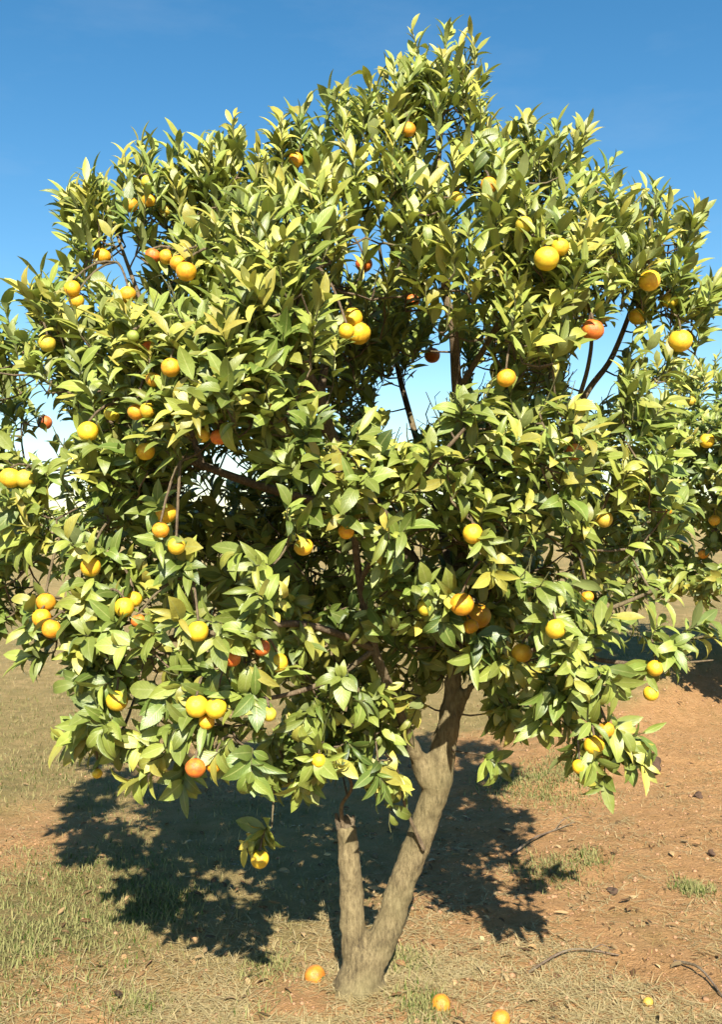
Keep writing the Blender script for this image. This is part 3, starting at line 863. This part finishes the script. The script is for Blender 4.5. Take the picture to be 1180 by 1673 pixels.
# ------------------------------------------------------------------ grass, straw, litter, clods
def scatter(n, y0, y1, half=0.46, pow_=1.0):
    """positions on the orchard floor, denser near the trunk"""
    y = y0 + (y1 - y0) * RNG.uniform(0, 1, n) ** pow_
    x = RNG.uniform(-1, 1, n) * (half * y + 0.5)
    return x, y

def blades(name, x, y, length, width, lean, tint, bright, label, curl=0.5, lift=-0.004):
    n = len(x)
    z = surface(x, y) + lift
    az = RNG.uniform(0, 2 * np.pi, n)
    D = np.stack([np.cos(az), np.sin(az), np.zeros(n)], 1)
    Sd = np.stack([-np.sin(az), np.cos(az), np.zeros(n)], 1)
    up = np.array([0, 0, 1.0])
    B0 = np.stack([x, y, z], 1)
    rows = []
    for t, wf in ((0, 1.0), (0.5, 0.8), (1.0, 0.12)):
        l = lean * (1 + curl * (t - .5))
        c = B0 + (D * np.sin(l)[:, None] + up * np.cos(l)[:, None]) * (length * t)[:, None]
        for sg in (-1, 1):
            rows.append(c + Sd * (sg * width * wf * 0.5)[:, None])
    V = np.stack(rows, 1).reshape(-1, 3)
    q = np.array([[0, 1, 3, 2], [2, 3, 5, 4]])
    Fc = (q[None] + (np.arange(n) * 6)[:, None, None]).reshape(-1, 4)
    A = np.zeros((n, 6, 4)); A[..., 0] = tint[:, None]; A[..., 1] = bright[:, None]; A[..., 2] = 0.1; A[..., 3] = 0.5
    o = link(bpy.data.objects.new(name, np_mesh(name, V, Fc, M_BLADE, A.reshape(-1, 4))))
    return tag(o, label, 'grass', kind='stuff')

x, y = scatter(150000, 2.3, 12, pow_=1.5)
d_, g_, n_ = soil_masks(x, y)
k = RNG.uniform(0, 1, len(x)) < np.clip(0.62 * g_ + 0.02, 0, 1) * (0.3 + 1.0 * fbm(x * 5, y * 5, 61))
x, y, n_ = x[k], y[k], n_[k]
m = len(x)
blades('dry_grass', x, y, RNG.uniform(.015, .05, m), RNG.uniform(.0018, .0038, m), RNG.uniform(.3, 1.35, m), np.clip(RNG.normal(.62, .2, m) - .45 * n_, 0, 1), RNG.uniform(0, 1, m), 'short dry grass covering the ground around the soil strip')
x, y = scatter(300000, 2.3, 11, pow_=1.5)
d_, g_, n_ = soil_masks(x, y)
k = RNG.uniform(0, 1, len(x)) < 1.25 * np.clip(n_ - .10, 0, 1) * (0.25 + fbm(x * 9, y * 9, 71))
x, y = x[k], y[k]; m = len(x)
for (p, r, wt) in TUFT:                             # small weeds and tufts stand closer
    if r < .31 and wt >= .4:
        q = int(900 * wt * max(r, .1) / .15)
        x = np.concatenate([x, RNG.normal(p[0], r * .42, q)]); y = np.concatenate([y, RNG.normal(p[1], r * .55, q)])
m = len(x)
blades('green_grass', x, y, RNG.uniform(.015, .045, m), RNG.uniform(.0025, .005, m), RNG.uniform(.2, 1.2, m), np.clip(RNG.normal(.16, .12, m), 0, .6), RNG.uniform(0, 1, m), 'green grass tufts sprouting in patches on the orchard floor')
x, y = scatter(330000, 2.3, 8, pow_=1.5)
d_, g_, n_ = soil_masks(x, y)
pale = np.exp(-(((x - .35) / .75) ** 2 + ((y - 3.1) / .55) ** 2)) + .7 * np.exp(-(((x + .25) / .45) ** 2 + ((y - 2.9) / .3) ** 2))
k = RNG.uniform(0, 1, len(x)) < np.clip(.14 * d_ + .9 * pale, 0, 1) * sstep(.3, .6, fbm(x * 4, y * 4, 81))
x, y = x[k], y[k]; m = len(x)
blades('straw', x, y, RNG.uniform(.02, .09, m), RNG.uniform(.0014, .0034, m), RNG.uniform(1.3, 1.56, m), np.clip(RNG.normal(.85, .15, m), .5, 1), RNG.uniform(0, 1, m), 'pale straw strewn over the soil around the trunk', curl=.06, lift=.003)

L = Leaves()
x, y = scatter(16000, 2.3, 7.5, pow_=1.3)
den = .75 * np.exp(-(((x - .1) / 1.1) ** 2 + ((y - 4.2) / 1.0) ** 2)) + .35 * np.exp(-(((x - .6) / .7) ** 2 + ((y - 3.0) / .6) ** 2)) + .02
k = RNG.uniform(0, 1, len(x)) < den * .30
for px_, py_ in zip(x[k], y[k]):
    a = RNG.uniform(0, 6.28)
    L.add((px_, py_, float(surface(px_, py_)) + RNG.uniform(.004, .014)), (math.cos(a), math.sin(a), RNG.normal() * .22), np.array([0, 0, 1]) + RNG.normal(size=3) * .38, RNG.uniform(.028, .062), random.randrange(13), RNG.uniform(0, 1) ** 1.5, RNG.uniform(0, 1))
x, y = scatter(30000, 2.3, 8, pow_=1.4)          # dark crumbled bits of leaf and bark
k = RNG.uniform(0, 1, len(x)) < .35 * sstep(.35, .7, fbm(x * 3, y * 3, 91))
for px_, py_ in zip(x[k], y[k]):
    a = RNG.uniform(0, 6.28)
    L.add((px_, py_, float(surface(px_, py_)) + RNG.uniform(.002, .006)), (math.cos(a), math.sin(a), RNG.normal() * .3), np.array([0, 0, 1]) + RNG.normal(size=3) * .5, RNG.uniform(.008, .022), random.randrange(13), RNG.uniform(0, .45), RNG.uniform(0, .6))
O, R, S, T, B = L.pack()
tag(link(bpy.data.objects.new('leaf_litter', leaves_mesh('leaf_litter', O, R, S, T, B, M_DEAD))), 'dead brown leaves littering the soil under the crown', 'leaf litter', kind='stuff')

def lump(r, sub, rough, seed):
    bm = bmesh.new()
    bmesh.ops.create_icosphere(bm, subdivisions=sub, radius=1.0)
    rs = np.random.default_rng(seed)
    fr = rs.normal(size=(5, 3)) * 1.8; phs = rs.uniform(0, 6, 5)
    for v in bm.verts:
        p = np.array(v.co)
        v.co = Vector(p * (1 + rough * sum(math.sin(float(f @ p) + q) for f, q in zip(fr, phs)) / 2.2))
        v.co.z *= .7
        v.co *= r
    return bm
x, y = scatter(26000, 2.3, 8, pow_=1.4)
d_, g_, n_ = soil_masks(x, y)
k = RNG.uniform(0, 1, len(x)) < .45 * d_ + .03
x, y = x[k], y[k]
lb = lump(1, 1, .75, 3); LV = np.array([v.co[:] for v in lb.verts]); LF = np.array([[v.index for v in f.verts] for f in lb.faces]); lb.free()
n = len(x)
sz = .0016 + .006 * RNG.uniform(0, 1, n) ** 6 + .0014 * RNG.uniform(0, 1, n)
az = RNG.uniform(0, 6.28, n)
c, s = np.cos(az), np.sin(az)
V = np.stack([c[:, None] * LV[:, 0] - s[:, None] * LV[:, 1], s[:, None] * LV[:, 0] + c[:, None] * LV[:, 1], np.repeat(LV[None, :, 2], n, 0)], -1) * sz[:, None, None]
V += np.stack([x, y, surface(x, y) + sz * .2], 1)[:, None, :]
Fc = (LF[None] + (np.arange(n) * len(LV))[:, None, None]).reshape(-1, 3)
tag(link(bpy.data.objects.new('soil_crumbs', np_mesh('soil_crumbs', V.reshape(-1, 3), Fc, M_CLOD))), 'small reddish soil crumbs scattered over the bare strip', 'soil', kind='stuff')

for (px_, py_, wpx, lab) in ((1065, 1258, 26, 'dark soil clod alone on the bare red soil beyond the stick'), (1138, 1302, 13, 'small dark clod on the red soil near the larger clod'),
                             (1160, 1396, 14, 'small dark clod beside the little green weed'), (1000, 1455, 16, 'dark clod at the edge of the straw')):
    gxw, gyw, gzw = ground_at(px_, py_)
    r = wpx * gyw / F / 2
    bm = lump(r, 3, .55, px_)
    me = bpy.data.meshes.new('soil_clod'); bm.to_mesh(me); bm.free(); me.materials.append(M_DARKCLOD)
    o = link(bpy.data.objects.new('soil_clod', me)); o.location = (gxw, gyw, gzw + r * .35)
    tag(o, lab, 'soil clod', 'dark clods on the soil')

for (px_, py_, dia, kd, lab) in ((515, 1584, 36, 'o', 'orange fruit fallen in the straw against the trunk base, beside its shadow'), (720, 1629, 32, 'o', 'fallen orange fruit lying by the green tuft in front of the trunk'),
                                 (817, 1655, 32, 'o', 'fallen orange fruit on the straw, next beyond the one by the green tuft'), (1056, 1630, 18, 'l', 'small pale yellow fruit fallen on bare brown soil')):
    gxw, gyw, gzw = ground_at(px_, py_ + dia * .35)
    w = dia * gyw / F
    o = add_fruit('fallen_fruit', (gxw, gyw, gzw + w * .14), w, kd, rot=(random.uniform(.8, 2.2), random.uniform(-1, 1), random.uniform(0, 6)))
    o.color = (o.color[0] * .74, o.color[1] * .66, o.color[2], 1)          # windfalls, dulled by dust
    tag(o, lab, 'fruit', 'fallen fruit')

def stick(pix, r, lab, twig=None):
    P = [np.array(ground_at(*p)) + np.array([0, 0, .008 + (.02 if i % 2 else 0)]) for i, p in enumerate(pix)]
    m = smooth_path(P, list(np.linspace(r, r * .45, len(P))), 5)
    paths = [m]
    if twig:
        q = m[0][len(m[0]) * 2 // 3]
        paths.append(smooth_path([q, q + np.array(twig) * .5 + np.array([0, 0, .02]), q + np.array(twig)], [r * .5, r * .4, r * .2], 4))
    V, Fc = tube_np(paths, 7)
    o = link(bpy.data.objects.new('fallen_stick', np_mesh('fallen_stick', V, Fc, M_STICK)))
    tag(o, lab, 'stick', 'sticks on the soil')
stick([(835, 1398), (870, 1378), (905, 1357), (938, 1350)], .006, 'thin dry stick poking out of the shade onto the soil', (.10, .05, .05))
stick([(1100, 1570), (1140, 1590), (1180, 1632)], .006, 'dark bent stick lying on the open brown soil')
stick([(860, 1590), (930, 1560), (1010, 1562)], .005, 'pale straight stick in the straw', (.06, -.05, .02))

# ------------------------------------------------------------------ far wood on the horizon
L = Leaves()
for k in range(420):
    a = RNG.uniform(-.55, .55)
    d = RNG.uniform(190, 260)
    cx_, cy_ = math.sin(a) * d, math.cos(a) * d
    hh = RNG.uniform(3, 6.2)
    g0 = float(height(cx_, cy_))
    for j in range(16):
        v = unit(RNG.normal(size=3))
        L.add(np.array([cx_, cy_, g0 + hh * .5]) + v * np.array([3.2, 2.5, hh * .5]) * RNG.uniform(.5, 1), RNG.normal(size=3), v + np.array([0, 0, .5]), RNG.uniform(1.2, 2.6), random.choice(BROAD), RNG.uniform(.0, .3), RNG.uniform(0, 1))
O, R, S, T, B = L.pack()
tag(link(bpy.data.objects.new('far_wood', leaves_mesh('far_wood', O, R, S, T, B, M_LEAF))), 'distant dark wood along the horizon', 'wood', kind='stuff')
